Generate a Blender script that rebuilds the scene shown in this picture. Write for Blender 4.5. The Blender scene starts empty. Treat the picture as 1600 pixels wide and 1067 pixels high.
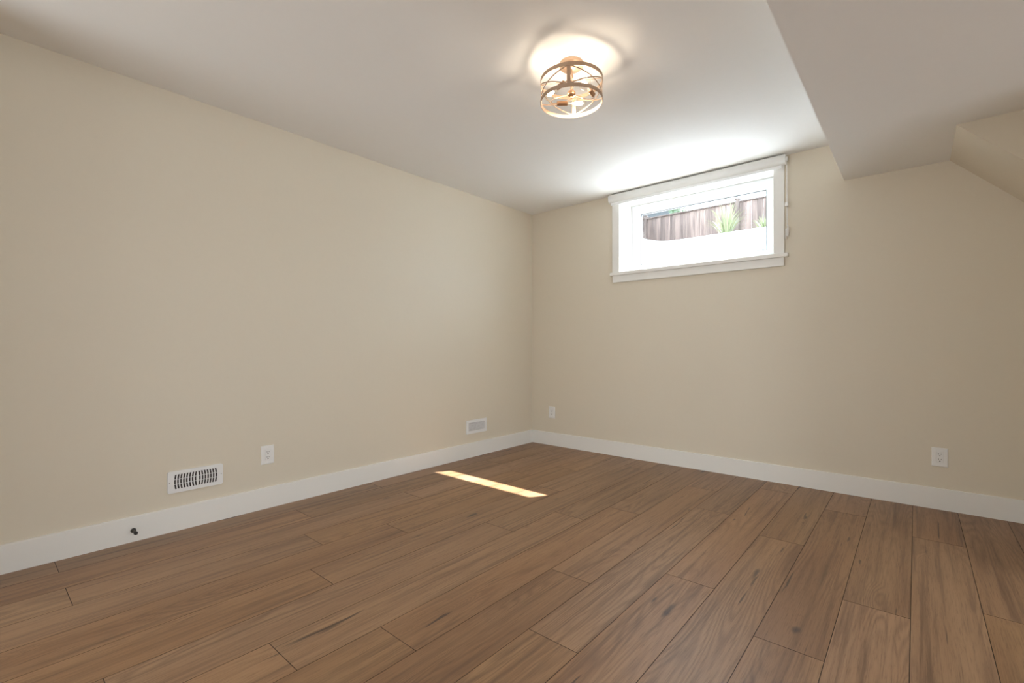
import bpy, bmesh, math, random
from mathutils import Vector, Matrix
from math import sin, cos, pi, radians

random.seed(11)
S = bpy.context.scene
COL = S.collection

# ------------------------------------------------------------------ camera, sky, sun, exposure
CAM = Vector((3.133, -3.975, 1.020))
cd = bpy.data.cameras.new('camera')
cd.sensor_width = 36.0
cd.lens = 734.0 / 1600.0 * 36.0
cd.shift_y = 8.56 / 1600.0
cd.clip_start = 0.02
cam = bpy.data.objects.new('camera', cd)
COL.objects.link(cam)
cam.matrix_world = (Matrix.Translation(CAM) @ Matrix.Rotation(radians(40.69), 4, 'Z')
                    @ Matrix.Rotation(radians(90), 4, 'X') @ Matrix.Rotation(radians(-0.0965), 4, 'Z'))
S.camera = cam

SUN_DIR = Vector((-0.606, -1.0, -1.28)).normalized()
SKY = 10.5
world = bpy.data.worlds.new('sky')
S.world = world
world.use_nodes = True
wn = world.node_tree.nodes
bg = wn['Background']
bg.inputs['Color'].default_value = (0.72, 0.86, 1.0, 1)
bg.inputs['Strength'].default_value = SKY

sl = bpy.data.lights.new('sun', 'SUN')
sl.energy = 27.0
sl.angle = radians(0.53)
sl.color = (1.0, 0.99, 0.97)
sun = bpy.data.objects.new('sun', sl)
COL.objects.link(sun)
sun.rotation_euler = SUN_DIR.to_track_quat('-Z', 'Y').to_euler()
sun.location = (4, 6, 9)

# added unseen fill lights, beyond the openings in the right wall and behind the camera
for (x, y, rz, w, e, z, up) in ((7.35, -3.6, 90, 1.4, 43.0, 1.3, 90), (7.35, -1.9, 90, 1.4, 43.0, 1.3, 90),
                                (0.1, -7.85, 0, 1.5, 72.0, 0.85, 108), (1.7, -7.85, 0, 1.5, 50.0, 0.85, 108)):
    al = bpy.data.lights.new('added_fill_light', 'AREA')
    al.shape = 'RECTANGLE'
    al.size, al.size_y = w, 1.4
    al.energy = e
    al.color = (0.85, 0.94, 1.0)
    ao = bpy.data.objects.new('added_fill_light', al)
    COL.objects.link(ao)
    ao.location = (x, y, z)
    ao.rotation_euler = (radians(up), 0, radians(rz))   # pair behind the camera is tilted up to brighten the ceiling

vs = S.view_settings
vs.view_transform = 'Standard'
vs.look = 'None'
vs.exposure = 0.38
vs.gamma = 1.0
vs.use_curve_mapping = False
S.cycles.use_denoising = True
S.cycles.max_bounces = 14
S.cycles.diffuse_bounces = 8
S.cycles.glossy_bounces = 6
S.cycles.transparent_max_bounces = 16
S.cycles.sample_clamp_indirect = 12.0

BULB_POWER = 135.0      # emission strength of the glowing filaments

# ------------------------------------------------------------------ helpers
def bm_new():
    return bmesh.new()

def box(bm, x0, x1, y0, y1, z0, z1, bevel=0.0, seg=2):
    r = bmesh.ops.create_cube(bm, size=1.0)
    vs_ = r['verts']
    for v in vs_:
        v.co = Vector(((x0 + x1) / 2 + v.co.x * (x1 - x0), (y0 + y1) / 2 + v.co.y * (y1 - y0), (z0 + z1) / 2 + v.co.z * (z1 - z0)))
    if bevel > 0:
        es = list({e for v in vs_ for e in v.link_edges})
        bmesh.ops.bevel(bm, geom=es, offset=bevel, segments=seg, affect='EDGES', profile=0.5)

def tube(bm, pts, r, n=10, caps=True, radii=None):
    pts = [Vector(p) for p in pts]
    rings = []
    up = None
    for i, p in enumerate(pts):
        t = (pts[min(i + 1, len(pts) - 1)] - pts[max(i - 1, 0)]).normalized()
        if up is None:
            up = Vector((0, 0, 1)) if abs(t.z) < 0.9 else Vector((1, 0, 0))
        s = t.cross(up)
        if s.length < 1e-6:
            s = t.cross(Vector((0, 1, 0)))
        s.normalize()
        up = s.cross(t).normalized()
        rr = radii[i] if radii else r
        rings.append([bm.verts.new(p + s * cos(2 * pi * k / n) * rr + up * sin(2 * pi * k / n) * rr) for k in range(n)])
    for a, b in zip(rings, rings[1:]):
        for k in range(n):
            bm.faces.new((a[k], a[(k + 1) % n], b[(k + 1) % n], b[k]))
    if caps:
        bm.faces.new(rings[0][::-1])
        bm.faces.new(rings[-1])

def lathe(bm, prof, n=32, M=None):
    """prof: list of (radius, height) revolved about Z, then moved by M"""
    M = M or Matrix.Identity(4)
    rings = []
    for r, z in prof:
        if r < 1e-6:
            rings.append([bm.verts.new(M @ Vector((0, 0, z)))])
        else:
            rings.append([bm.verts.new(M @ Vector((r * cos(2 * pi * k / n), r * sin(2 * pi * k / n), z))) for k in range(n)])
    for a, b in zip(rings, rings[1:]):
        for k in range(n):
            k2 = (k + 1) % n
            q = [a[0] if len(a) == 1 else a[k], a[0] if len(a) == 1 else a[k2],
                 b[0] if len(b) == 1 else b[k2], b[0] if len(b) == 1 else b[k]]
            u = []
            for v in q:
                if v not in u:
                    u.append(v)
            if len(u) > 2:
                bm.faces.new(u)

def prism(bm, poly, fn0, fn1):
    """poly of 2D points, swept between two mapping functions"""
    a = [bm.verts.new(fn0(p)) for p in poly]
    b = [bm.verts.new(fn1(p)) for p in poly]
    n = len(poly)
    for i in range(n):
        bm.faces.new((a[i], a[(i + 1) % n], b[(i + 1) % n], b[i]))
    bm.faces.new(a[::-1])
    bm.faces.new(b)

def plate_holes(bm, outer, holes, w0, w1, mapper):
    """flat plate with real openings; 2D loops, extruded from depth w0 to w1"""
    t = bmesh.new()
    edges = []
    for loop in [outer] + holes:
        vv = [t.verts.new((p[0], p[1], 0)) for p in loop]
        for i in range(len(vv)):
            edges.append(t.edges.new((vv[i], vv[(i + 1) % len(vv)])))
    bmesh.ops.triangle_fill(t, use_beauty=True, use_dissolve=False, edges=edges, normal=(0, 0, 1))
    r = bmesh.ops.extrude_face_region(t, geom=list(t.faces))
    for g in r['geom']:
        if isinstance(g, bmesh.types.BMVert):
            g.co.z = 1.0
    vmap = {}
    for v in t.verts:
        vmap[v] = bm.verts.new(mapper(v.co.x, v.co.y, w0 if v.co.z < 0.5 else w1))
    for f in t.faces:
        try:
            bm.faces.new([vmap[v] for v in f.verts])
        except ValueError:
            pass
    t.free()

def rrect(w, h, r, n=6, cx=0, cy=0):
    out = []
    for sx, sy, a0 in ((1, 1, 0), (-1, 1, 90), (-1, -1, 180), (1, -1, 270)):
        for i in range(n + 1):
            a = radians(a0 + 90 * i / n)
            out.append((cx + sx * (w / 2 - r) + r * cos(a), cy + sy * (h / 2 - r) + r * sin(a)))
    return out

def obj(name, bm, mat, parent=None, smooth=False, loc=None):
    me = bpy.data.meshes.new(name)
    bmesh.ops.recalc_face_normals(bm, faces=list(bm.faces))
    bm.to_mesh(me)
    bm.free()
    if mat is not None:
        me.materials.append(mat)
    if smooth:
        me.shade_smooth()
        try:
            me.set_sharp_from_angle(angle=radians(38))
        except Exception:
            pass
    o = bpy.data.objects.new(name, me)
    COL.objects.link(o)
    if parent:
        o.parent = parent
    if loc:
        o.location = loc
    return o

def tag(o, label=None, cat=None, group=None, kind=None):
    if label: o['label'] = label
    if cat: o['category'] = cat
    if group: o['group'] = group
    if kind: o['kind'] = kind
    return o

def thing(name, label, cat, loc=(0, 0, 0), rz=0.0, group=None):
    o = bpy.data.objects.new(name, None)
    o.empty_display_size = 0.05
    COL.objects.link(o)
    o.location = loc
    o.rotation_euler = (0, 0, rz)
    return tag(o, label, cat, group)

def copy_tree(o, parent=None):
    c = o.copy()
    COL.objects.link(c)
    if parent: c.parent = parent
    for ch in list(o.children):
        copy_tree(ch, c)
    return c

# ------------------------------------------------------------------ materials
def new_mat(name):
    m = bpy.data.materials.new(name)
    m.use_nodes = True
    return m, m.node_tree.nodes, m.node_tree.links, m.node_tree.nodes['Principled BSDF']

def mat(name, col, rough=0.5, metal=0.0, spec=0.5, bump=0.0, bscale=300.0, var=0.0, vscale=3.0):
    m, N, L, b = new_mat(name)
    b.inputs['Base Color'].default_value = (*col, 1)
    b.inputs['Roughness'].default_value = rough
    b.inputs['Metallic'].default_value = metal
    b.inputs['Specular IOR Level'].default_value = spec
    tc = N.new('ShaderNodeTexCoord')
    if bump > 0:
        n = N.new('ShaderNodeTexNoise')
        n.inputs['Scale'].default_value = bscale
        n.inputs['Detail'].default_value = 3
        L.new(tc.outputs['Object'], n.inputs['Vector'])
        bp = N.new('ShaderNodeBump')
        bp.inputs['Strength'].default_value = bump
        bp.inputs['Distance'].default_value = 0.002
        L.new(n.outputs['Fac'], bp.inputs['Height'])
        L.new(bp.outputs['Normal'], b.inputs['Normal'])
    if var > 0:
        n = N.new('ShaderNodeTexNoise')
        n.inputs['Scale'].default_value = vscale
        n.inputs['Detail'].default_value = 4
        L.new(tc.outputs['Object'], n.inputs['Vector'])
        mx = N.new('ShaderNodeMix')
        mx.data_type = 'RGBA'
        mx.inputs['A'].default_value = (*[c * (1 - var) for c in col], 1)
        mx.inputs['B'].default_value = (*[min(1, c * (1 + var)) for c in col], 1)
        L.new(n.outputs['Fac'], mx.inputs['Factor'])
        L.new(mx.outputs['Result'], b.inputs['Base Color'])
    return m

M_wall = mat('beige_wall_paint', (0.69, 0.62, 0.505), 0.5, spec=0.35, bump=0.12, bscale=220, var=0.012, vscale=40)
M_ceil = mat('white_ceiling_paint', (0.87, 0.87, 0.86), 0.75, spec=0.3, bump=0.10, bscale=260, var=0.008, vscale=30)
M_trim = mat('white_trim_paint', (0.80, 0.78, 0.74), 0.33, spec=0.45, bump=0.03, bscale=90)
M_jamb = mat('white_jamb_paint', (0.82, 0.81, 0.79), 0.22, spec=0.6)
M_vinyl = mat('white_vinyl', (0.66, 0.68, 0.69), 0.35)
M_spacer = mat('dark_glazing_spacer', (0.06, 0.06, 0.065), 0.5)
M_plastic = mat('white_plastic', (0.80, 0.79, 0.77), 0.35)
M_slot = mat('dark_slot', (0.02, 0.016, 0.014), 0.7)
M_vent = mat('white_enamel', (0.80, 0.79, 0.78), 0.35)
M_backing = mat('dark_slot_backing', (0.045, 0.03, 0.028), 0.6)
M_grey = mat('grey_white_louver', (0.66, 0.64, 0.64), 0.45)
M_bronze = mat('dark_bronze', (0.055, 0.05, 0.045), 0.4, metal=0.4)
M_rubber = mat('black_rubber', (0.025, 0.022, 0.02), 0.6)
M_blind = mat('white_blind_aluminium', (0.74, 0.735, 0.71), 0.35)
M_rail = mat('white_rail', (0.84, 0.84, 0.83), 0.3)
M_cord = mat('white_bead_chain', (0.80, 0.79, 0.78), 0.4)
M_copper = mat('brushed_rose_bronze', (0.47, 0.335, 0.24), 0.42, metal=0.7, var=0.06, vscale=60)
M_socket = mat('bronze_socket', (0.40, 0.24, 0.14), 0.35, metal=0.8)
M_concrete = mat('white_painted_concrete', (0.86, 0.86, 0.85), 0.8, bump=0.4, bscale=30, var=0.03, vscale=4)
M_patio = mat('pale_concrete', (0.66, 0.67, 0.68), 0.85, bump=0.3, bscale=40, var=0.05, vscale=5)
M_soil = mat('bark_mulch', (0.16, 0.12, 0.09), 0.9, bump=0.6, bscale=40, var=0.3, vscale=25)
M_roof = mat('grey_shingle', (0.013, 0.017, 0.020), 0.95, spec=0.1, bump=0.5, bscale=14, var=0.15, vscale=12)
M_siding = mat('pale_siding', (0.6, 0.6, 0.58), 0.7)
M_leaf = mat('green_leaf', (0.07, 0.12, 0.055), 0.6, var=0.4, vscale=8)
M_bark = mat('brown_bark', (0.10, 0.07, 0.05), 0.9)
M_grass = mat('arching_green_blade', (0.125, 0.145, 0.07), 0.5, var=0.45, vscale=5)
M_fillroom = mat('pale_fill_room_paint', (0.74, 0.70, 0.62), 0.6)

def mat_glass(name, gl=0.06, tint=(0.97, 0.985, 0.985)):
    m, N, L, b = new_mat(name)
    N.remove(b)
    t = N.new('ShaderNodeBsdfTransparent')
    t.inputs['Color'].default_value = (*tint, 1)
    g = N.new('ShaderNodeBsdfGlossy')
    g.inputs['Roughness'].default_value = 0.02
    f = N.new('ShaderNodeLayerWeight')          # same from both sides of the pane
    p = N.new('ShaderNodeMath'); p.operation = 'POWER'
    L.new(f.outputs['Facing'], p.inputs[0]); p.inputs[1].default_value = 4.0
    q = N.new('ShaderNodeMath'); q.operation = 'MULTIPLY_ADD'
    L.new(p.outputs[0], q.inputs[0]); q.inputs[1].default_value = 0.6; q.inputs[2].default_value = gl / 2
    mx = N.new('ShaderNodeMixShader')
    L.new(q.outputs[0], mx.inputs['Fac'])
    L.new(t.outputs['BSDF'], mx.inputs[1])
    L.new(g.outputs['BSDF'], mx.inputs[2])
    L.new(mx.outputs['Shader'], N['Material Output'].inputs['Surface'])
    return m
M_glass = mat_glass('window_glass')
M_bulb = mat_glass('clear_bulb_glass', tint=(0.99, 0.97, 0.93))

def mat_emit(name, col, s):
    m, N, L, b = new_mat(name)
    N.remove(b)
    e = N.new('ShaderNodeEmission')
    e.inputs['Color'].default_value = (*col, 1)
    e.inputs['Strength'].default_value = s
    L.new(e.outputs['Emission'], N['Material Output'].inputs['Surface'])
    return m
M_fil = mat_emit('glowing_filament', (1.0, 0.85, 0.68), BULB_POWER)

# wood planks --------------------------------------------------------
def mat_wood():
    m, N, L, b = new_mat('brown_oak_planks')
    def nd(t, **kw):
        n = N.new(t)
        for k, v in kw.items():
            setattr(n, k, v)
        return n
    def math_(op, a, c=None, clamp=False):
        n = nd('ShaderNodeMath', operation=op, use_clamp=clamp)
        for i, v in enumerate((a, c)):
            if v is None: continue
            if isinstance(v, (int, float)): n.inputs[i].default_value = v
            else: L.new(v, n.inputs[i])
        return n.outputs[0]
    def vmul(v, s):
        n = nd('ShaderNodeVectorMath', operation='MULTIPLY')
        L.new(v, n.inputs[0]); n.inputs[1].default_value = s
        return n.outputs[0]
    def noise(v, scale, detail=2.0, rough=0.5, dist=0.0):
        n = nd('ShaderNodeTexNoise')
        L.new(v, n.inputs['Vector'])
        n.inputs['Scale'].default_value = scale
        n.inputs['Detail'].default_value = detail
        n.inputs['Roughness'].default_value = rough
        n.inputs['Distortion'].default_value = dist
        return n.outputs['Fac']
    def mixc(f, a, c, blend='MIX'):
        n = nd('ShaderNodeMix', data_type='RGBA', blend_type=blend)
        if isinstance(f, (int, float)): n.inputs['Factor'].default_value = f
        else: L.new(f, n.inputs['Factor'])
        for s, v in (('A', a), ('B', c)):
            if isinstance(v, tuple): n.inputs[s].default_value = (*v, 1)
            else: L.new(v, n.inputs[s])
        return n.outputs['Result']
    def smooth(v, lo, hi, t0=0.0, t1=1.0):
        n = nd('ShaderNodeMapRange', interpolation_type='SMOOTHSTEP')
        L.new(v, n.inputs['Value'])
        n.inputs['From Min'].default_value = lo; n.inputs['From Max'].default_value = hi
        n.inputs['To Min'].default_value = t0; n.inputs['To Max'].default_value = t1
        return n.outputs['Result']
    tc = nd('ShaderNodeTexCoord')
    at = nd('ShaderNodeAttribute', attribute_name='plank')
    sep = nd('ShaderNodeSeparateXYZ'); L.new(at.outputs['Vector'], sep.inputs[0])
    off = vmul(at.outputs['Vector'], (37.0, 53.0, 29.0))
    add = nd('ShaderNodeVectorMath', operation='ADD')
    L.new(tc.outputs['Object'], add.inputs[0]); L.new(off, add.inputs[1])
    P = add.outputs[0]
    # knots
    vo = nd('ShaderNodeTexVoronoi', feature='F1')
    L.new(vmul(P, (5.2, 1.5, 1.0)), vo.inputs['Vector'])
    vo.inputs['Scale'].default_value = 1.0
    sc = nd('ShaderNodeSeparateColor'); L.new(vo.outputs['Color'], sc.inputs[0])
    on = smooth(sc.outputs['Red'], 0.80, 0.84)
    kd = vo.outputs['Distance']
    wob = noise(vmul(P, (40.0, 14.0, 1.0)), 1.0, 2.0)
    kd2 = math_('ADD', kd, math_('MULTIPLY', math_('SUBTRACT', wob, 0.5), 0.10))
    knot = math_('MULTIPLY', smooth(kd2, 0.035, 0.085, 1.0, 0.0), on)
    halo = math_('MULTIPLY', smooth(kd, 0.02, 0.42, 1.0, 0.0), on)
    # growth rings: contour lines of a long smooth height field, raised round each knot
    hf = noise(vmul(P, (7.5, 0.62, 1.0)), 1.0, 1.0, 0.4, 0.2)
    hf = math_('ADD', hf, math_('MULTIPLY', halo, 0.55))
    fine = noise(vmul(P, (60.0, 5.0, 1.0)), 1.0, 2.0)
    ph = math_('ADD', math_('MULTIPLY', hf, 150.0), math_('MULTIPLY', fine, 2.5))
    ring = math_('ADD', math_('MULTIPLY', math_('SINE', ph), 0.5), 0.5)
    ring = math_('POWER', ring, 1.6)
    zone = smooth(noise(vmul(P, (6.0, 0.9, 1.0)), 1.0, 2.0), 0.36, 0.62)
    ring = math_('MULTIPLY', ring, zone)
    # streaks and pores
    streak = noise(vmul(P, (34.0, 0.9, 1.0)), 1.0, 4.0, 0.62)
    pores = noise(vmul(P, (330.0, 11.0, 1.0)), 1.0, 3.0, 0.7)
    broad = noise(vmul(P, (8.0, 0.55, 1.0)), 1.0, 3.0, 0.55)
    # dark checks and cracks
    ck = noise(vmul(P, (30.0, 2.0, 1.0)), 1.0, 3.0, 0.5, 0.6)
    crack = smooth(ck, 0.69, 0.745)
    light = (0.350, 0.202, 0.108); mid = (0.285, 0.155, 0.080); dark = (0.110, 0.056, 0.030)
    c = mixc(smooth(broad, 0.30, 0.70), mid, light)
    c = mixc(math_('MULTIPLY', smooth(streak, 0.45, 0.72), 0.66), c, dark)
    c = mixc(math_('MULTIPLY', ring, 0.40), c, dark)
    c = mixc(math_('MULTIPLY', smooth(pores, 0.46, 0.74), 0.5), c, dark)
    c = mixc(math_('MULTIPLY', halo, 0.25), c, dark)
    c = mixc(math_('MULTIPLY', knot, 0.85), c, (0.045, 0.030, 0.027))
    c = mixc(math_('MULTIPLY', crack, 0.80), c, (0.04, 0.022, 0.016))
    # hand-placed knots, where the photograph shows them
    geo = tc.outputs['Object']
    for kx, ky, rx, ry in KNOTS:
        s = nd('ShaderNodeVectorMath', operation='SUBTRACT')
        L.new(geo, s.inputs[0]); s.inputs[1].default_value = (kx, ky, 0)
        ln = nd('ShaderNodeVectorMath', operation='LENGTH')
        L.new(vmul(s.outputs[0], (1 / rx, 1 / ry, 0.0)), ln.inputs[0])
        dd = math_('ADD', ln.outputs['Value'], math_('MULTIPLY', math_('SUBTRACT', wob, 0.5), 1.6))
        c = mixc(smooth(dd, 0.2, 1.25, 0.72, 0.0), c, (0.040, 0.027, 0.025))
    hsv = nd('ShaderNodeHueSaturation')
    L.new(c, hsv.inputs['Color'])
    L.new(smooth(sep.outputs['X'], 0, 1, 0.90, 1.08), hsv.inputs['Value'])
    L.new(smooth(sep.outputs['Y'], 0, 1, 0.96, 1.03), hsv.inputs['Saturation'])
    L.new(smooth(sep.outputs['Z'], 0, 1, 0.499, 0.502), hsv.inputs['Hue'])
    L.new(hsv.outputs['Color'], b.inputs['Base Color'])
    L.new(math_('ADD', 0.36, math_('MULTIPLY', pores, 0.14)), b.inputs['Roughness'])
    b.inputs['Specular IOR Level'].default_value = 0.5
    bp = nd('ShaderNodeBump')
    bp.inputs['Strength'].default_value = 0.16
    bp.inputs['Distance'].default_value = 0.001
    L.new(math_('ADD', pores, math_('MULTIPLY', ring, 0.6)), bp.inputs['Height'])
    L.new(bp.outputs['Normal'], b.inputs['Normal'])
    return m
KNOTS = [(2.805, -2.032, .016, .030), (2.406, -2.202, .013, .060), (2.33, -2.165, .007, .030), (2.862, -0.925, .006, .05),
         (2.586, -1.653, .010, .06), (2.06, -1.03, .008, .02), (2.32, -1.02, .008, .02)]
M_wood = mat_wood()
M_gap = mat('plank_seam', (0.035, 0.022, 0.016), 0.8)

def mat_boards():
    m, N, L, b = new_mat('weathered_cedar_boards')
    tc = N.new('ShaderNodeTexCoord')
    at = N.new('ShaderNodeAttribute'); at.attribute_name = 'plank'
    mp = N.new('ShaderNodeMapping'); mp.inputs['Scale'].default_value = (22, 22, 1.6)
    ad = N.new('ShaderNodeVectorMath'); ad.operation = 'MULTIPLY_ADD'
    L.new(at.outputs['Vector'], ad.inputs[0]); ad.inputs[1].default_value = (31, 17, 23)
    L.new(tc.outputs['Object'], ad.inputs[2])
    L.new(ad.outputs[0], mp.inputs['Vector'])
    n = N.new('ShaderNodeTexNoise'); n.inputs['Scale'].default_value = 1.0; n.inputs['Detail'].default_value = 5
    L.new(mp.outputs['Vector'], n.inputs['Vector'])
    r = N.new('ShaderNodeValToRGB')
    r.color_ramp.elements[0].position = 0.3; r.color_ramp.elements[0].color = (0.066, 0.045, 0.038, 1)
    r.color_ramp.elements[1].position = 0.7; r.color_ramp.elements[1].color = (0.165, 0.118, 0.098, 1)
    L.new(n.outputs['Fac'], r.inputs['Fac'])
    h = N.new('ShaderNodeHueSaturation')
    sp = N.new('ShaderNodeSeparateXYZ'); L.new(at.outputs['Vector'], sp.inputs[0])
    mr = N.new('ShaderNodeMapRange'); mr.inputs['To Min'].default_value = 0.7; mr.inputs['To Max'].default_value = 1.35
    L.new(sp.outputs['X'], mr.inputs['Value'])
    L.new(mr.outputs['Result'], h.inputs['Value'])
    L.new(r.outputs['Color'], h.inputs['Color'])
    L.new(h.outputs['Color'], b.inputs['Base Color'])
    b.inputs['Roughness'].default_value = 0.9
    return m
M_boards = mat_boards()

# ------------------------------------------------------------------ room dimensions
H = 2.44
RX = 3.655            # right wall
YB = -4.06            # wall behind the camera (inner face)
BX, BZ = 2.757, 2.170 # bulkhead edge and underside
WJ0, WJ1, WZ0, WZ1 = 1.042, 2.324, 1.700, 2.380   # finished window opening
WALL_T = 0.34

# floor: real planks with eased edges ---------------------------------
def build_floor():
    bm = bm_new()
    lay = bm.loops.layers.float_color.new('plank')
    base = bm_new()
    edges = [0.2095 * k - 0.026 for k in range(-5, 39)]
    joints = {2: [-3.70, -1.966, -0.25], 3: [-2.774, -1.05], 4: [-2.394, -0.7, -4.1], 5: [-2.944, -1.24], 6: [-2.003, -0.3, -3.7],
              7: [-3.294, -1.60], 8: [-2.99, -1.306], 9: [-2.222, -0.525], 10: [-2.648, -0.955], 11: [-1.922, -0.252, -3.6],
              12: [-1.178, -2.86], 13: [-2.165, -0.47, -3.85], 14: [-1.672, -3.36], 15: [-0.669, -2.36], 16: [-1.445, -3.13], 17: [-2.5, -0.85]}
    ymin, ymax = -8.0, 0.02
    for k in range(len(edges) - 1):
        x0, x1 = edges[k], edges[k + 1]
        row = k - 5
        x0 = max(x0, -1.0); x1 = min(x1, 7.5)
        if x1 - x0 < 0.01: continue
        lim = ymax
        js = list(joints.get(row, [-0.3 - 1.69 * ((row * 0.37) % 1.0)]))
        lo = min(js)
        while lo > ymin:
            lo -= 1.70; js.append(lo)
        cuts = sorted({j for j in js if ymin + 0.05 < j < ymax - 0.05} | {ymin, ymax})
        for y0, y1 in zip(cuts, cuts[1:]):
            rnd = (random.random(), random.random(), random.random(), 1)
            g, d = 0.0011, 0.0016
            o = [bm.verts.new((x, y, -d)) for x, y in ((x0, y0), (x1, y0), (x1, y1), (x0, y1))]
            i = [bm.verts.new((x, y, 0)) for x, y in ((x0 + g, y0 + g), (x1 - g, y0 + g), (x1 - g, y1 - g), (x0 + g, y1 - g))]
            fs = [bm.faces.new(i)]
            for q in range(4):
                f = bm.faces.new((o[q], o[(q + 1) % 4], i[(q + 1) % 4], i[q]))
                f.material_index = 1
                fs.append(f)
            for f in fs:
                for l in f.loops:
                    l[lay] = rnd
    box(bm, -1.0, 7.5, -8.0, 0.02, -0.12, -0.0018)
    for f in bm.faces:
        if f.calc_center_median().z < -0.0017 and len(f.verts) == 4 and abs(f.normal.z) >= 0:
            if all(v.co.z <= -0.0017 for v in f.verts): f.material_index = 1
    o = obj('floor', bm, M_wood)
    o.data.materials.append(M_gap)
    base.free()
    return tag(o, kind='structure')
build_floor()

# walls ---------------------------------------------------------------
def struct(name, bm, m, parent=None):
    o = obj(name, bm, m, parent)
    if parent is None: o['kind'] = 'structure'
    return o

b = bm_new(); box(b, -0.12, 0, YB - 0.12, 0.0, 0, H)
struct('wall_left', b, M_wall)
b = bm_new()
box(b, -0.12, WJ0 - 0.015, 0, WALL_T, 0, H)
box(b, WJ1 + 0.015, RX + 0.12, 0, WALL_T, 0, H)
box(b, WJ0 - 0.015, WJ1 + 0.015, 0, WALL_T, 0, WZ0 - 0.012)
box(b, WJ0 - 0.015, WJ1 + 0.015, 0, WALL_T, WZ1 + 0.015, H)
struct('wall_back', b, M_wall)
b = bm_new()                                            # right wall, with a wide opening added to let fill light in
OP0, OP1, OPZ = -3.95, -0.95, 2.15
box(b, RX, RX + 0.12, YB - 0.12, OP0, 0, H)
box(b, RX, RX + 0.12, OP1, 0.0, 0, H)
box(b, RX, RX + 0.12, OP0, OP1, OPZ, H)
struct('wall_right', b, M_wall)
b = bm_new()                                            # wall behind the camera, also with a wide opening added for the fill light
FP0, FP1 = 0.30, 2.35
box(b, -0.12, FP0, YB - 0.12, YB, 0, H)
box(b, FP1, RX + 0.12, YB - 0.12, YB, 0, H)
box(b, FP0, FP1, YB - 0.12, YB, 2.40, H)
struct('wall_front', b, M_wall)
b = bm_new()                                            # shell of an added, unseen room that holds the fill lights
box(b, 7.45, 7.57, -8.0, 0.0, 0, H)
box(b, RX + 0.12, 7.57, 0.0, 0.12, 0, H)
box(b, -1.12, 7.57, -8.12, -8.0, 0, H)
box(b, -1.12, -1.0, -8.0, YB, 0, H)
box(b, -1.0, -0.12, YB - 0.12, YB, 0, H)
struct('wall_fill_room', b, M_fillroom)

# frames added round the unseen fill lights, no real windows
for i, (x, y, rz, w, z) in enumerate(((7.40, -3.6, 90, 1.4, 1.3), (7.40, -1.9, 90, 1.4, 1.3), (0.1, -7.95, 0, 1.5, 0.85), (1.7, -7.95, 0, 1.5, 0.85))):
    b = bm_new()
    for x0, x1, z0, z1 in ((-w / 2 - 0.06, -w / 2, -0.76, 0.76), (w / 2, w / 2 + 0.06, -0.76, 0.76), (-w / 2, w / 2, 0.70, 0.76), (-w / 2, w / 2, -0.76, -0.70)):
        box(b, x0, x1, -0.05, 0.05, z0, z1, 0.003)
    o = struct('window_%d' % (i + 2), b, M_trim)
    o.location = (x, y, z); o.rotation_euler = (0, 0, radians(rz))
b = bm_new(); box(b, -1.12, 7.57, -8.12, WALL_T, H, H + 0.15)
ceil = struct('ceiling', b, M_ceil)
b = bm_new(); box(b, BX, RX, YB, 0, BZ, H)
bulk = obj('bulkhead', b, M_ceil, ceil)
# sloped underside of the stairs, against the window wall
b = bm_new()
SX0, SY = 3.294, -0.618
zr = BZ - (RX - SX0) * 1.03
prism(b, [(SX0, BZ), (RX, BZ), (RX, zr)], lambda p: Vector((p[0], SY, p[1])), lambda p: Vector((p[0], 0, p[1])))
obj('stair_soffit', b, M_wall, ceil)

# baseboards
BH, BT = 0.132, 0.015
def base_profile(h=BH, t=BT):
    return [(0, 0), (t, 0), (t, h - 0.0025), (t - 0.0025, h), (0, h)]
b = bm_new(); prism(b, base_profile(), lambda p: Vector((p[0], YB, p[1])), lambda p: Vector((p[0], -p[0], p[1])))
struct('baseboard_left', b, M_trim)
b = bm_new(); prism(b, base_profile(), lambda p: Vector((p[0], -p[0], p[1])), lambda p: Vector((RX - p[0], -p[0], p[1])))
struct('baseboard_back', b, M_trim)
b = bm_new(); prism(b, base_profile(), lambda p: Vector((RX - p[0], OP1, p[1])), lambda p: Vector((RX - p[0], -p[0], p[1])))
struct('baseboard_right', b, M_trim)

# ------------------------------------------------------------------ window
win = bpy.data.objects.new('window_1', None); COL.objects.link(win); win.location = (0, 0, 0)
tag(win, kind='structure')
FY = 0.240
for nm, x0, x1 in (('casing', WJ0 - 0.070, WJ0 + 0.002), ('casing', WJ1 - 0.002, WJ1 + 0.070)):
    b = bm_new(); box(b, x0, x1, -0.018, 0.0, 1.714, WZ1 + 0.052, 0.0015)
    obj(nm, b, M_trim, win)
b = bm_new(); box(b, WJ0, WJ1, -0.0175, 0.0, WZ1, WZ1 + 0.052, 0.001)
obj('head_casing', b, M_trim, win)
b = bm_new(); box(b, 0.952, 2.420, -0.032, 0.0, 1.684, 1.714, 0.004, 3); box(b, WJ0 - 0.0005, WJ1 + 0.0005, -0.001, FY + 0.03, 1.690, 1.714)
obj('stool', b, M_trim, win)
b = bm_new(); box(b, 0.977, 2.392, -0.018, 0.0, 1.620, 1.684, 0.002)
obj('apron', b, M_trim, win)
b = bm_new(); box(b, WJ0 - 0.015, WJ0, -0.001, FY + 0.03, 1.714, WZ1 + 0.015)
obj('jamb', b, M_jamb, win)
b = bm_new(); box(b, WJ1, WJ1 + 0.015, -0.001, FY + 0.03, 1.714, WZ1 + 0.015)
obj('jamb', b, M_jamb, win)
b = bm_new(); box(b, WJ0, WJ1, -0.001, FY + 0.03, WZ1, WZ1 + 0.015)
obj('head_jamb', b, M_trim, win)

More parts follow.
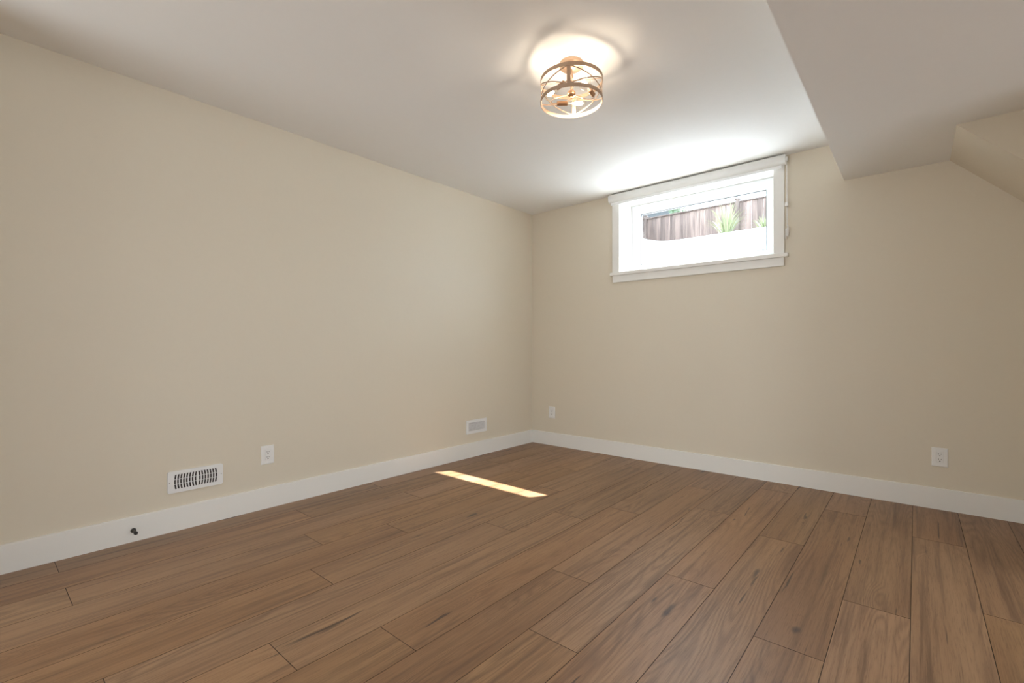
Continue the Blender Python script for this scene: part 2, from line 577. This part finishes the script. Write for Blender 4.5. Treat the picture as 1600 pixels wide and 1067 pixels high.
def ring_xz(bm, x0, x1, z0, z1, w, y0, y1, wl=None, wr=None, wb=None):
    """rectangular frame in the XZ plane"""
    wl = wl or w; wr = wr or w; wb = wb or w
    outer = [(x0, z0), (x1, z0), (x1, z1), (x0, z1)]
    inner = [(x0 + wl, z0 + wb), (x1 - wr, z0 + wb), (x1 - wr, z1 - w), (x0 + wl, z1 - w)]
    for i in range(4):
        j = (i + 1) % 4
        prism(bm, [outer[i], outer[j], inner[j], inner[i]], lambda p: Vector((p[0], y0, p[1])), lambda p: Vector((p[0], y1, p[1])))
GX0, GX1, GZ0, GZ1 = 1.128, 2.217, 1.805, 2.291
b = bm_new(); ring_xz(b, WJ0 + 0.004, WJ1 - 0.004, 1.716, WZ1 - 0.004, 0.022, FY, WALL_T + 0.02)
frame = obj('window_frame', b, M_vinyl, win)
b = bm_new()
sx0, sx1, sz0, sz1 = WJ0 + 0.026, WJ1 - 0.026, 1.740, WZ1 - 0.026
def sash_ring(bm, a, y0, y1):
    ring_xz(bm, sx0 + a * (GX0 - sx0), sx1 + a * (GX1 - sx1), sz0 + a * (GZ0 - sz0), sz1 + a * (GZ1 - sz1), 0.001, y0, y1)
outer = [(sx0, sz0), (sx1, sz0), (sx1, sz1), (sx0, sz1)]
inner = [(GX0, GZ0), (GX1, GZ0), (GX1, GZ1), (GX0, GZ1)]
for i in range(4):
    j = (i + 1) % 4
    # front face slopes in to the glass like a glazing bead
    q = [outer[i], outer[j], inner[j], inner[i]]
    a = [b.verts.new((p[0], FY + (0.004 if k < 2 else 0.012), p[1])) for k, p in enumerate(q)]
    c = [b.verts.new((p[0], FY + 0.055, p[1])) for p in q]
    for k in range(4):
        b.faces.new((a[k], a[(k + 1) % 4], c[(k + 1) % 4], c[k]))
    b.faces.new(a[::-1]); b.faces.new(c)
sash = obj('sash', b, M_vinyl, win)
b = bm_new(); ring_xz(b, GX0, GX1, GZ0, GZ1, 0.0055, FY + 0.018, FY + 0.040)
obj('glazing_spacer', b, M_spacer, sash)
b = bm_new(); box(b, GX0, GX1, FY + 0.022, FY + 0.026, GZ0, GZ1)
obj('glass_pane', b, M_glass, sash)
b = bm_new()                                             # small lever latch on the left stile
box(b, 1.082, 1.098, FY - 0.014, FY + 0.006, 1.985, 2.035, 0.003)
box(b, 1.084, 1.096, FY - 0.030, FY - 0.012, 2.010, 2.022, 0.003)
tube(b, [(1.090, FY - 0.026, 2.018), (1.090, FY - 0.031, 1.985), (1.090, FY - 0.026, 1.955)], 0.004, 8)
obj('sash_latch', b, M_vinyl, sash, True)
b = bm_new(); box(b, WJ0 - 0.05, WJ1 + 0.05, WALL_T - 0.06, WALL_T + 0.05, 1.655, 1.712, 0.004)
obj('exterior_sill', b, M_vinyl, win)

# ------------------------------------------------------------------ roller blind
bl = thing('roller_blind', 'white rolled-up roller blind in a rounded cassette above the window', 'blind', (1.68, 0, 2.34))
X0, X1 = 0.962, 2.404
def at_blind(x, y, z): return Vector((x - 1.68, y, z - 2.34))
prof = [(-0.019, 2.430), (-0.060, 2.430), (-0.066, 2.424), (-0.067, 2.404), (-0.066, 2.388), (-0.062, 2.373), (-0.054, 2.362), (-0.047, 2.358),
        (-0.047, 2.361), (-0.053, 2.3645), (-0.0595, 2.3745), (-0.0632, 2.389), (-0.064, 2.404), (-0.063, 2.4225), (-0.059, 2.427), (-0.019, 2.427)]
b = bm_new(); prism(b, prof, lambda p: at_blind(X0, *p), lambda p: at_blind(X1, *p))
obj('cassette', b, M_blind, bl, True)
b = bm_new()
n = 28
prism(b, [(-0.040 + 0.0185 * cos(2 * pi * k / n), 2.398 + 0.0185 * sin(2 * pi * k / n)) for k in range(n)],
      lambda p: at_blind(X0 + 0.012, *p), lambda p: at_blind(X1 - 0.022, *p))
obj('fabric_roll', b, M_rail, bl, True)
b = bm_new()
pr = [(-0.049, 2.342), (-0.047, 2.337), (-0.041, 2.337), (-0.039, 2.342), (-0.039, 2.358), (-0.041, 2.362), (-0.047, 2.362), (-0.049, 2.358)]
prism(b, pr, lambda p: at_blind(X0 + 0.014, *p), lambda p: at_blind(X1 - 0.024, *p))
obj('bottom_rail', b, M_rail, bl, True)
cap = [(-0.019, 2.431), (-0.061, 2.431), (-0.068, 2.424), (-0.069, 2.404), (-0.068, 2.387), (-0.064, 2.371), (-0.055, 2.359), (-0.046, 2.354), (-0.036, 2.357), (-0.026, 2.366), (-0.019, 2.376)]
for xa, xb in ((X0 - 0.004, X0), (X1, X1 + 0.005)):
    b = bm_new(); prism(b, cap, lambda p: at_blind(xa, *p), lambda p: at_blind(xb, *p))
    obj('end_cap', b, M_rail, bl)
b = bm_new()
lathe(b, [(0, -0.006), (0.017, -0.006), (0.018, -0.004), (0.018, 0.004), (0.017, 0.006), (0, 0.006)], 24,
      Matrix.Translation(at_blind(X1 + 0.011, -0.040, 2.398)) @ Matrix.Rotation(pi / 2, 4, 'Y'))
obj('clutch_wheel', b, M_rail, bl, True)
# bead chain, gathered into a loose bundle at its lower end
b = bm_new()
cx = X1 + 0.0105
for yy in (-0.030, -0.052):
    z = 2.396
    while z > 1.905:
        t = (2.396 - z) / 0.49
        y = yy * (1 - t) + (-0.034 if yy > -0.04 else -0.044) * t
        bmesh.ops.create_icosphere(b, subdivisions=1, radius=0.0026, matrix=Matrix.Translation(at_blind(cx + 0.002 * t, y, z)))
        z -= 0.0068
    tube(b, [at_blind(cx, yy, 2.396), at_blind(cx + 0.002, (-0.034 if yy > -0.04 else -0.044), 1.905)], 0.0011, 5)
rb = random.Random(4)
for k in range(7):
    r0 = rb.uniform(0.010, 0.017); ph = rb.uniform(0, 6.28); zc = rb.uniform(1.845, 1.872); xx = cx + rb.uniform(-0.009, 0.010)
    tz = rb.uniform(-0.4, 0.4)
    m_ = 26
    for i in range(m_):
        a = 2 * pi * i / m_ + ph
        p = at_blind(xx + r0 * cos(a) * tz, -0.036 + r0 * cos(a) * 0.8, zc + r0 * 2.5 * sin(a))
        bmesh.ops.create_icosphere(b, subdivisions=1, radius=0.0027, matrix=Matrix.Translation(p))
obj('bead_chain', b, M_cord, bl)
b = bm_new(); box(b, X1 + 0.001 - 1.68, X1 + 0.020 - 1.68, -0.056, -0.024, 2.050 - 2.34, 2.078 - 2.34, 0.003)
obj('chain_connector', b, M_rail, bl)

# ------------------------------------------------------------------ ceiling light
LP = Vector((1.8263, -1.9958))     # on plan
Fv = Vector((-sin(radians(40.69)), cos(radians(40.69)))); Rv = Vector((cos(radians(40.69)), sin(radians(40.69))))
lt = thing('ceiling_light', 'round open-cage ceiling light with crossed bands and clear glowing bulbs', 'ceiling light', (LP.x, LP.y, H))
def uv(u, v, z): # u to the right of the photograph, v away from the camera, z above the floor
    p = Rv * u + Fv * v
    return Vector((p.x, p.y, z - H))
def disc_M(z): return Matrix.Translation((0, 0, z - H))
b = bm_new()
lathe(b, [(0, 0), (0.058, 0), (0.059, -0.003), (0.059, -0.018), (0.055, -0.023), (0.030, -0.028), (0.012, -0.032), (0, -0.032)], 40, disc_M(H))
canopy = obj('canopy', b, M_copper, lt, True)
b = bm_new()
tube(b, [(0, 0, 2.410 - H), (0, 0, 2.290 - H)], 0.0055, 14)
lathe(b, [(0.0055, 0.012), (0.0095, 0.010), (0.0095, -0.010), (0.0055, -0.012)], 20, disc_M(2.372))
obj('stem', b, M_copper, lt, True)
b = bm_new()
lathe(b, [(0, 0.014), (0.012, 0.014), (0.019, 0.008), (0.021, 0), (0.019, -0.008), (0.010, -0.014), (0.006, -0.016), (0.005, -0.024), (0, -0.026)], 28, disc_M(2.288))
obj('hub', b, M_socket, lt, True)
CR, CZ0, CZ1, BAND, TH = 0.1548, 2.2395, 2.358, 0.0185, 0.0022
def band_ring(z0, z1):
    b = bm_new()
    lathe(b, [(CR - TH, z0), (CR, z0), (CR, z1), (CR - TH, z1), (CR - TH, z0)], 72, disc_M(0.0))
    bmesh.ops.remove_doubles(b, verts=list(b.verts), dist=1e-5)
    return b
obj('upper_band', band_ring(CZ1 - BAND, CZ1), M_copper, lt, True)
obj('lower_band', band_ring(CZ0, CZ0 + BAND), M_copper, lt, True)
def cyl(a, r, z):     # a measured in the photo frame: 0 = toward the camera, positive to the right
    return uv(r * sin(a), -r * cos(a), z)
def strap(a0, z0, a1, z1, w, r0, r1, n=18):
    """flat strap wrapped on the cage cylinder; w = width across its run (given in z for sloping, in angle for upright)"""
    b = bm_new()
    rows = []
    for i in range(n + 1):
        t = i / n
        a = a0 + (a1 - a0) * t; z = z0 + (z1 - z0) * t
        if abs(a1 - a0) < 1e-6:
            da, dz = w / (2 * r1), 0
        else:
            L_ = math.hypot((a1 - a0) * r1, z1 - z0)
            da = -(z1 - z0) / L_ * w / 2 / r1; dz = (a1 - a0) * r1 / L_ * w / 2
        rows.append([b.verts.new(cyl(a - da, r, z - dz)) if s < 0 else b.verts.new(cyl(a + da, r, z + dz)) for s, r in ((-1, r0), (1, r0), (1, r1), (-1, r1))])
    for p, q in zip(rows, rows[1:]):
        for k in range(4):
            b.faces.new((p[k], p[(k + 1) % 4], q[(k + 1) % 4], q[k]))
    b.faces.new(rows[0][::-1]); b.faces.new(rows[-1])
    return b
A0 = radians(-12)
zl, zu = CZ0 + BAND, CZ1 - BAND
for k in range(4):
    a = A0 + k * pi / 2
    obj('upright', strap(a, zl - 0.010, a, zu + 0.010, 0.0185, CR - 0.004, CR - 0.0022, 4), M_copper, lt)
da = 0.05
for k in range(4):
    a = A0 + k * pi / 2
    obj('cross_band', strap(a + da, zu + 0.001, a + pi / 2 - da, zl - 0.001, 0.0056, CR - 0.0020, CR - 0.0004), M_copper, lt)
    obj('cross_band', strap(a + da, zl - 0.001, a + pi / 2 - da, zu + 0.001, 0.0056, CR - 0.0036, CR - 0.0021), M_copper, lt)
b = bm_new()             # four flat spokes that carry the cage from the stem
for k in range(2):
    a = A0 + k * pi / 2
    tube(b, [cyl(a, CR - 0.003, CZ1 - 0.010), cyl(a, 0.0, CZ1 - 0.006), cyl(a + pi, CR - 0.003, CZ1 - 0.010)], 0.0022, 8)
obj('cage_spokes', b, M_copper, lt, True)
# three sockets in a pinwheel
ZB = 2.2865
for k in range(3):
    th = -k * 2 * pi / 3
    def rot(u, v, z, th=th): return uv(u * cos(th) - v * sin(th), u * sin(th) + v * cos(th), z)
    b = bm_new()
    pts = [(0.0, 0.0), (-0.030, 0.018), (-0.062, 0.034), (-0.086, 0.052), (-0.094, 0.070), (-0.088, 0.086), (-0.074, 0.092), (-0.060, 0.092)]
    # smooth the arm
    sm = []
    for i in range(len(pts) - 1):
        p0 = pts[max(i - 1, 0)]; p1 = pts[i]; p2 = pts[i + 1]; p3 = pts[min(i + 2, len(pts) - 1)]
        for j in range(4):
            t = j / 4
            sm.append(tuple(0.5 * (2 * p1[c] + (p2[c] - p0[c]) * t + (2 * p0[c] - 5 * p1[c] + 4 * p2[c] - p3[c]) * t * t + (3 * p1[c] - p0[c] - 3 * p2[c] + p3[c]) * t ** 3) for c in (0, 1)))
    sm.append(pts[-1])
    tube(b, [rot(p[0], p[1], ZB) for p in sm], 0.0021, 8)
    arm = obj('arm', b, M_copper, lt, True)
    ax = (rot(1, 0, ZB) - rot(0, 0, ZB)).normalized()
    Q = Matrix.Translation(rot(-0.064, 0.092, ZB)) @ ax.to_track_quat('Z', 'Y').to_matrix().to_4x4()
    b = bm_new()
    lathe(b, [(0, 0), (0.009, 0), (0.0115, 0.003), (0.0115, 0.052), (0.0105, 0.055), (0.009, 0.055), (0, 0.050)], 28, Q)
    obj('socket', b, M_socket, lt, True)
    b = bm_new()
    lathe(b, [(0.0092, 0.048), (0.0100, 0.058), (0.0125, 0.070), (0.0185, 0.086), (0.0262, 0.102), (0.0298, 0.115), (0.0300, 0.124), (0.0275, 0.136), (0.0210, 0.146), (0.0110, 0.152), (0, 0.1535)], 32, Q)
    bulb = obj('bulb', b, M_bulb, lt, True)
    b = bm_new()
    lathe(b, [(0, 0.086), (0.0050, 0.089), (0.0085, 0.098), (0.0092, 0.122), (0.0060, 0.131), (0, 0.134)], 10, Q)
    obj('filament', b, M_fil, bulb, True)
    b = bm_new()
    lathe(b, [(0, 0.052), (0.004, 0.054), (0.0026, 0.070), (0.0022, 0.0865), (0, 0.0875)], 12, Q)
    obj('filament_mount', b, M_plastic, bulb, True)

# ------------------------------------------------------------------ wall outlets
def make_outlet(label, loc, rz):
    t = thing('wall_outlet', label, 'outlet', loc, rz, 'wall outlets')
    W_, Hh = 0.0775, 0.1175       # plate faces local -Y
    b = bm_new()
    outer = [(-W_ / 2, -Hh / 2), (W_ / 2, -Hh / 2), (W_ / 2, Hh / 2), (-W_ / 2, Hh / 2)]
    def fr(s, d): return [b.verts.new((p[0] - math.copysign(s, p[0]), -d, p[1] - math.copysign(s, p[1]))) for p in outer]
    r0, r1, r2 = fr(0, 0), fr(0, 0.003), fr(0.0035, 0.0062)
    for a, c in ((r0, r1), (r1, r2)):
        for i in range(4): b.faces.new((a[i], a[(i + 1) % 4], c[(i + 1) % 4], c[i]))
    hole = [b.verts.new((p[0], -0.0062, p[1])) for p in ((-0.0172, -0.0337), (0.0172, -0.0337), (0.0172, 0.0337), (-0.0172, 0.0337))]
    hb = [b.verts.new((v.co.x, -0.002, v.co.z)) for v in hole]
    for i in range(4):
        b.faces.new((r2[i], r2[(i + 1) % 4], hole[(i + 1) % 4], hole[i]))
        b.faces.new((hole[i], hole[(i + 1) % 4], hb[(i + 1) % 4], hb[i]))
    b.faces.new(hb); b.faces.new(r0[::-1])
    obj('cover_plate', b, M_plastic, t)
    b = bm_new(); box(b, -0.0165, 0.0165, -0.0078, -0.001, -0.033, 0.033, 0.0012)
    rc = obj('receptacle', b, M_plastic, t)
    for sz in (0.0165, -0.0165):
        for x, hgt in ((-0.0064, 0.0085), (0.0064, 0.0070)):
            b = bm_new(); box(b, x - 0.0011, x + 0.0011, -0.0081, -0.0072, sz + 0.004 - hgt / 2, sz + 0.004 + hgt / 2)
            obj('slot', b, M_slot, rc)
        b = bm_new()
        pts = [(0.0028 * cos(pi * i / 8), 0.0028 * sin(pi * i / 8)) for i in range(9)] + [(-0.0028, -0.0026), (0.0028, -0.0026)]
        prism(b, pts, lambda p: Vector((p[0], -0.0081, sz - 0.0072 + p[1])), lambda p: Vector((p[0], -0.0072, sz - 0.0072 + p[1])))
        obj('ground_hole', b, M_slot, rc)
    return t
o1 = make_outlet('white duplex outlet on the left wall beside the slotted floor register', (0, -2.722, 0.337), radians(90))
o2 = copy_tree(o1)
o2['label'] = 'white duplex outlet on the window wall close to the room corner'
o2.location = (0.262, 0, 0.340); o2.rotation_euler = (0, 0, 0)
o3 = copy_tree(o1)
o3['label'] = 'white duplex outlet on the window wall at the far right, below the stair soffit'
o3.location = (3.2455, 0, 0.326); o3.rotation_euler = (0, 0, 0)

# ------------------------------------------------------------------ supply register with curved slots (left wall)
vt = thing('air_register', 'white wall register with rows of dark curved slots beside the left wall outlet', 'air vent', (0, -3.115, 0.2715), radians(90))
W_, Hh = 0.272, 0.1205
# local x runs along the wall, plate faces -Y
holes = []
n_s = 15
ow, oh = 0.210, 0.080
pitch = ow / n_s
segs = [(-oh / 2, -oh / 6 - 0.0012), (-oh / 6 + 0.0012, oh / 6 - 0.0012), (oh / 6 + 0.0012, oh / 2)]
for i in range(n_s):
    xc = -ow / 2 + (i + 0.5) * pitch
    s = -1 if i < 8 else 1
    xc += 0.0022 * s
    for z0, z1 in segs:
        L1, L2 = [], []
        for q in range(5):
            z = z0 + (z1 - z0) * q / 4
            bow = s * 0.0045 * (1 - (z / (oh / 2)) ** 2) - s * 0.0028
            L1.append((xc + bow - 0.0040, z)); L2.append((xc + bow + 0.0040, z))
        holes.append(L1[::-1] + L2)
for sx in (-1, 1):
    holes.append([(sx * (W_ / 2 - 0.009) + 0.0022 * cos(2 * pi * k / 10), 0.0022 * sin(2 * pi * k / 10)) for k in range(10)])
b = bm_new()
plate_holes(b, rrect(W_, Hh, 0.010), holes, 0.0065, 0.0085, lambda x, z, d: Vector((x, -d, z)))
face = obj('face_plate', b, M_vent, vt)
b = bm_new()                                             # turned-back rim of the pressed plate
ro, ri = rrect(W_, Hh, 0.010), rrect(W_ - 0.004, Hh - 0.004, 0.009)
A_ = [b.verts.new((p[0], -0.0001, p[1])) for p in ro]; B_ = [b.verts.new((p[0], -0.0075, p[1])) for p in ro]
C_ = [b.verts.new((p[0], -0.0075, p[1])) for p in ri]; D_ = [b.verts.new((p[0], -0.0001, p[1])) for p in ri]
nn = len(ro)
for i in range(nn):
    j = (i + 1) % nn
    for P_, Q_ in ((A_, B_), (B_, C_), (C_, D_), (D_, A_)):
        b.faces.new((P_[i], P_[j], Q_[j], Q_[i]))
obj('rim', b, M_vent, vt)
b = bm_new(); box(b, -0.118, 0.118, -0.0015, -0.0003, -0.050, 0.050)  # flat dark sheet, its colour stands in for the shaded recess behind the slots
obj('dark_backing', b, M_backing, vt)
for sx in (-1, 1):
    b = bm_new()
    lathe(b, [(0, 0.0016), (0.0020, 0.0012), (0.0026, 0)], 12, Matrix.Translation((sx * (W_ / 2 - 0.009), -0.0084, 0)) @ Matrix.Rotation(pi / 2, 4, 'X'))
    obj('screw', b, M_bronze, vt)

# ------------------------------------------------------------------ return grille near the corner (left wall)
vg = thing('air_grille', 'small white framed vent grille with grey louvers low on the left wall near the corner', 'air vent', (0, -0.8485, 0.280), radians(90))
W_, Hh = 0.267, 0.126
b = bm_new()
o_ = rrect(W_, Hh, 0.003, 3)
plate_holes(b, o_, [[(-0.108, -0.038), (0.108, -0.038), (0.108, 0.038), (-0.108, 0.038)]], 0.0, 0.009, lambda x, z, d: Vector((x, -d, z)))
obj('frame', b, M_vent, vg)
b = bm_new(); box(b, -0.108, 0.108, -0.0014, -0.0004, -0.038, 0.038)
obj('back_panel', b, M_grey, vg)
for k in range(7):
    z = -0.033 + k * 0.011
    b = bm_new()
    prism(b, [(-0.0068, z - 0.0030), (-0.0078, z - 0.0020), (-0.0030, z + 0.0035), (-0.0020, z + 0.0025)],
          lambda p: Vector((-0.1075, p[0], p[1])), lambda p: Vector((0.1075, p[0], p[1])))
    obj('louver', b, M_grey, vg)
b = bm_new(); box(b, -0.0025, 0.0025, -0.0125, -0.006, -0.011, 0.011, 0.001)
obj('lever', b, M_vent, vg)

# ------------------------------------------------------------------ door stop on the baseboard
ds = thing('door_stop', 'small dark bronze door stop screwed to the left baseboard', 'door stop', (0.015, -3.402, 0.060), 0)
Q = Matrix.Rotation(pi / 2, 4, 'Y')
b = bm_new(); lathe(b, [(0, 0), (0.0125, 0), (0.0125, 0.003), (0.010, 0.008), (0.006, 0.012), (0, 0.013)], 24, Q)
obj('base', b, M_bronze, ds, True)
b = bm_new(); lathe(b, [(0, 0.010), (0.0048, 0.010), (0.0042, 0.030), (0.0046, 0.052), (0, 0.052)], 16, Q)
obj('stem', b, M_bronze, ds, True)
b = bm_new(); lathe(b, [(0, 0.046), (0.0080, 0.047), (0.0092, 0.051), (0.0092, 0.058), (0.0078, 0.0635), (0.004, 0.066), (0, 0.0665)], 20, Q)
obj('rubber_tip', b, M_rubber, ds, True)

# ------------------------------------------------------------------ outside the window
b = bm_new(); box(b, -14, 16, WALL_T, 5.1, 1.35, 1.52)
struct('ground_patio', b, M_patio)
b = bm_new(); box(b, -14, 16, 5.2, 40, 1.35, 2.94); box(b, -14, -0.95, 0.4, 5.2, 1.35, 2.94)
struct('ground_garden_bed', b, M_soil)

def retaining():
    path = [(9.0, 5.0), (-0.30, 5.0), (-0.50, 4.97), (-0.66, 4.86), (-0.76, 4.68), (-0.81, 4.45), (-0.84, 4.1), (-0.86, 0.36)]
    P = [Vector((p[0], p[1], 0)) for p in path]
    prof = [(0.0, 1.50)]
    z = 1.52
    for k in range(6):
        z1 = min(z + 0.262, 3.085)
        prof += [(0.0, z + 0.006), (0.0, z1 - 0.006), (0.006, z1 - 0.003), (0.006, z1)]
        z = z1
    prof += [(-0.004, 3.085), (0.25, 3.085), (0.25, 1.50)]
    b = bm_new()
    rings = []
    for i, p in enumerate(P):
        t = (P[min(i + 1, len(P) - 1)] - P[max(i - 1, 0)]).normalized()
        nrm = Vector((t.y, -t.x, 0))          # away from the house
        if i == 0: nrm = Vector((0, 1, 0))
        if nrm.dot(Vector((-0.3, 1, 0))) < 0: nrm = -nrm
        rings.append([b.verts.new((p.x + nrm.x * d, p.y + nrm.y * d, z)) for d, z in prof])
    for a, c in zip(rings, rings[1:]):
        for k in range(len(prof)):
            k2 = (k + 1) % len(prof)
            b.faces.new((a[k], a[k2], c[k2], c[k]))
    b.faces.new(rings[0][::-1]); b.faces.new(rings[-1])
    return b
rw = obj('retaining_wall', retaining(), M_concrete)
tag(rw, 'white garden retaining wall with a curved corner seen through the window', 'wall')

fence = thing('wooden_fence', 'brown board fence with posts and cap rail behind the garden wall', 'fence', (0, 8, 2.94))
def boards(x0, x1, along, fixed, z0, z1, name, w=0.127):
    b = bm_new()
    lay = b.loops.layers.float_color.new('plank')
    n = int((x1 - x0) / w)
    for k in range(n):
        a = x0 + k * w + 0.0025; c = x0 + (k + 1) * w - 0.0025
        nf = len(b.faces)
        jit = random.uniform(-0.006, 0.006)
        if along == 'x': box(b, a, c, fixed + jit, fixed + 0.02 + jit, z0, z1 + random.uniform(-0.004, 0.0))
        else: box(b, fixed + jit, fixed + 0.02 + jit, a, c, z0, z1)
        b.faces.ensure_lookup_table()
        rnd = (random.random(), random.random(), random.random(), 1)
        for f in b.faces[nf:]:
            for l in f.loops: l[lay] = rnd
    o = obj(name, b, M_boards, fence)
    return o
TZ = 4.445 - 2.94
px = [-2.40, -0.075, 2.25, 4.575]
for x0, x1 in zip(px, px[1:]):
    boards(x0 + 0.045, x1 - 0.045 + 0.06, 'x', 0, 0, TZ, 'board_panel')
    b = bm_new(); box(b, x0 + 0.046, x1 - 0.046, -0.035, 0.055, TZ, TZ + 0.03)
    obj('cap_rail', b, M_boards, fence)
boards(-3.4, -0.05, 'y', -2.46, 0, TZ, 'board_panel')
b = bm_new(); box(b, -2.50, -2.41, -3.4, -0.05, TZ, TZ + 0.03)
obj('cap_rail', b, M_boards, fence)
for x in px:
    b = bm_new(); box(b, x - 0.045, x + 0.045, -0.055, 0.045, 0, TZ + 0.07)
    p_ = obj('post', b, M_boards, fence)
    b = bm_new(); box(b, x - 0.06, x + 0.06, -0.07, 0.06, TZ + 0.07, TZ + 0.095, 0.004)
    obj('post_cap', b, M_boards, p_)

def grass_clump(name, label, loc, n, hgt, spread, seed):
    r = random.Random(seed)
    t = thing(name, label, 'plant', loc, 0, None)
    b = bm_new()
    for k in range(n):
        az = r.uniform(0, 2 * pi); L_ = hgt * r.uniform(0.7, 1.25); lean = r.uniform(0.15, 1.0) * spread
        d = Vector((cos(az), sin(az), 0)); s = Vector((-sin(az), cos(az), 0))
        base_ = d * r.uniform(0, 0.05)
        w0 = r.uniform(0.009, 0.016)
        prev = None
        m_ = 9
        for i in range(m_ + 1):
            q = i / m_
            p = base_ + d * (lean * q ** 1.7) + Vector((0, 0, L_ * (q - 0.62 * q ** 3.2 * min(1.2, lean / hgt))))
            w = w0 * (1 - q) ** 0.6 * (0.6 + 0.4 * min(1, q * 5)) + 0.0006
            row = [b.verts.new(p - s * w), b.verts.new(p - Vector((0, 0, w * 0.45))), b.verts.new(p + s * w)]
            if prev:
                for j in range(2): b.faces.new((prev[j], prev[j + 1], row[j + 1], row[j]))
            prev = row
    obj('leaves', b, M_grass, t, True)
    return t
g1 = grass_clump('grass_clump', 'tall arching ornamental grass outside the window, left of the fence post', (0.36, 5.60, 2.93), 95, 0.80, 0.44, 3)
g2 = grass_clump('grass_clump', 'lower grass clump right of the fence post, above the garden wall', (1.06, 5.45, 2.93), 90, 0.44, 0.26, 8)

nh = thing('neighbour_house', 'neighbouring house with a grey roof beyond the fence, at the top left of the window', 'house', (-11.27, 19, 2.94))
b = bm_new(); box(b, -4.6, 4.6, -3.0, 3.0, 0, 3.6)
obj('house_wall', b, M_siding, nh)
b = bm_new()
prism(b, [(-3.5, 3.55), (-3.5, 3.7), (0, 6.4), (3.5, 3.7), (3.5, 3.55)], lambda p: Vector((-5.0, p[0], p[1])), lambda p: Vector((5.0, p[0], p[1])))
obj('house_roof', b, M_roof, nh)
b = bm_new(); box(b, -5.0, 5.02, -3.6, -3.5, 3.52, 3.68, 0.01)
obj('gutter', b, M_vinyl, nh)
tr = thing('tree', 'green leafy tree beyond the fence beside the grey roof', 'tree', (-3.52, 13.2, 2.94))
b = bm_new(); tube(b, [(0, 0, 0), (0.03, 0, 1.8), (0.0, 0.05, 3.5)], 0.08, 10, True, [0.10, 0.08, 0.05])
obj('trunk', b, M_bark, tr, True)
b = bm_new()
r = random.Random(5)
for k in range(1500):
    th, ph = r.uniform(0, 2 * pi), math.acos(r.uniform(-1, 1)); rad = r.uniform(0.3, 1.0) ** 0.5
    p = Vector((0.30 * rad * sin(ph) * cos(th), 0.4 * rad * sin(ph) * sin(th), 3.0 + 0.5 * rad * cos(ph)))
    u = Vector((r.uniform(-1, 1), r.uniform(-1, 1), r.uniform(-1, 1))).normalized(); w = u.orthogonal().normalized()
    l_ = r.uniform(0.05, 0.09)
    b.faces.new([b.verts.new(p), b.verts.new(p + u * l_ * 0.5 + w * l_ * 0.28), b.verts.new(p + u * l_), b.verts.new(p + u * l_ * 0.5 - w * l_ * 0.28)])
obj('crown', b, M_leaf, tr)
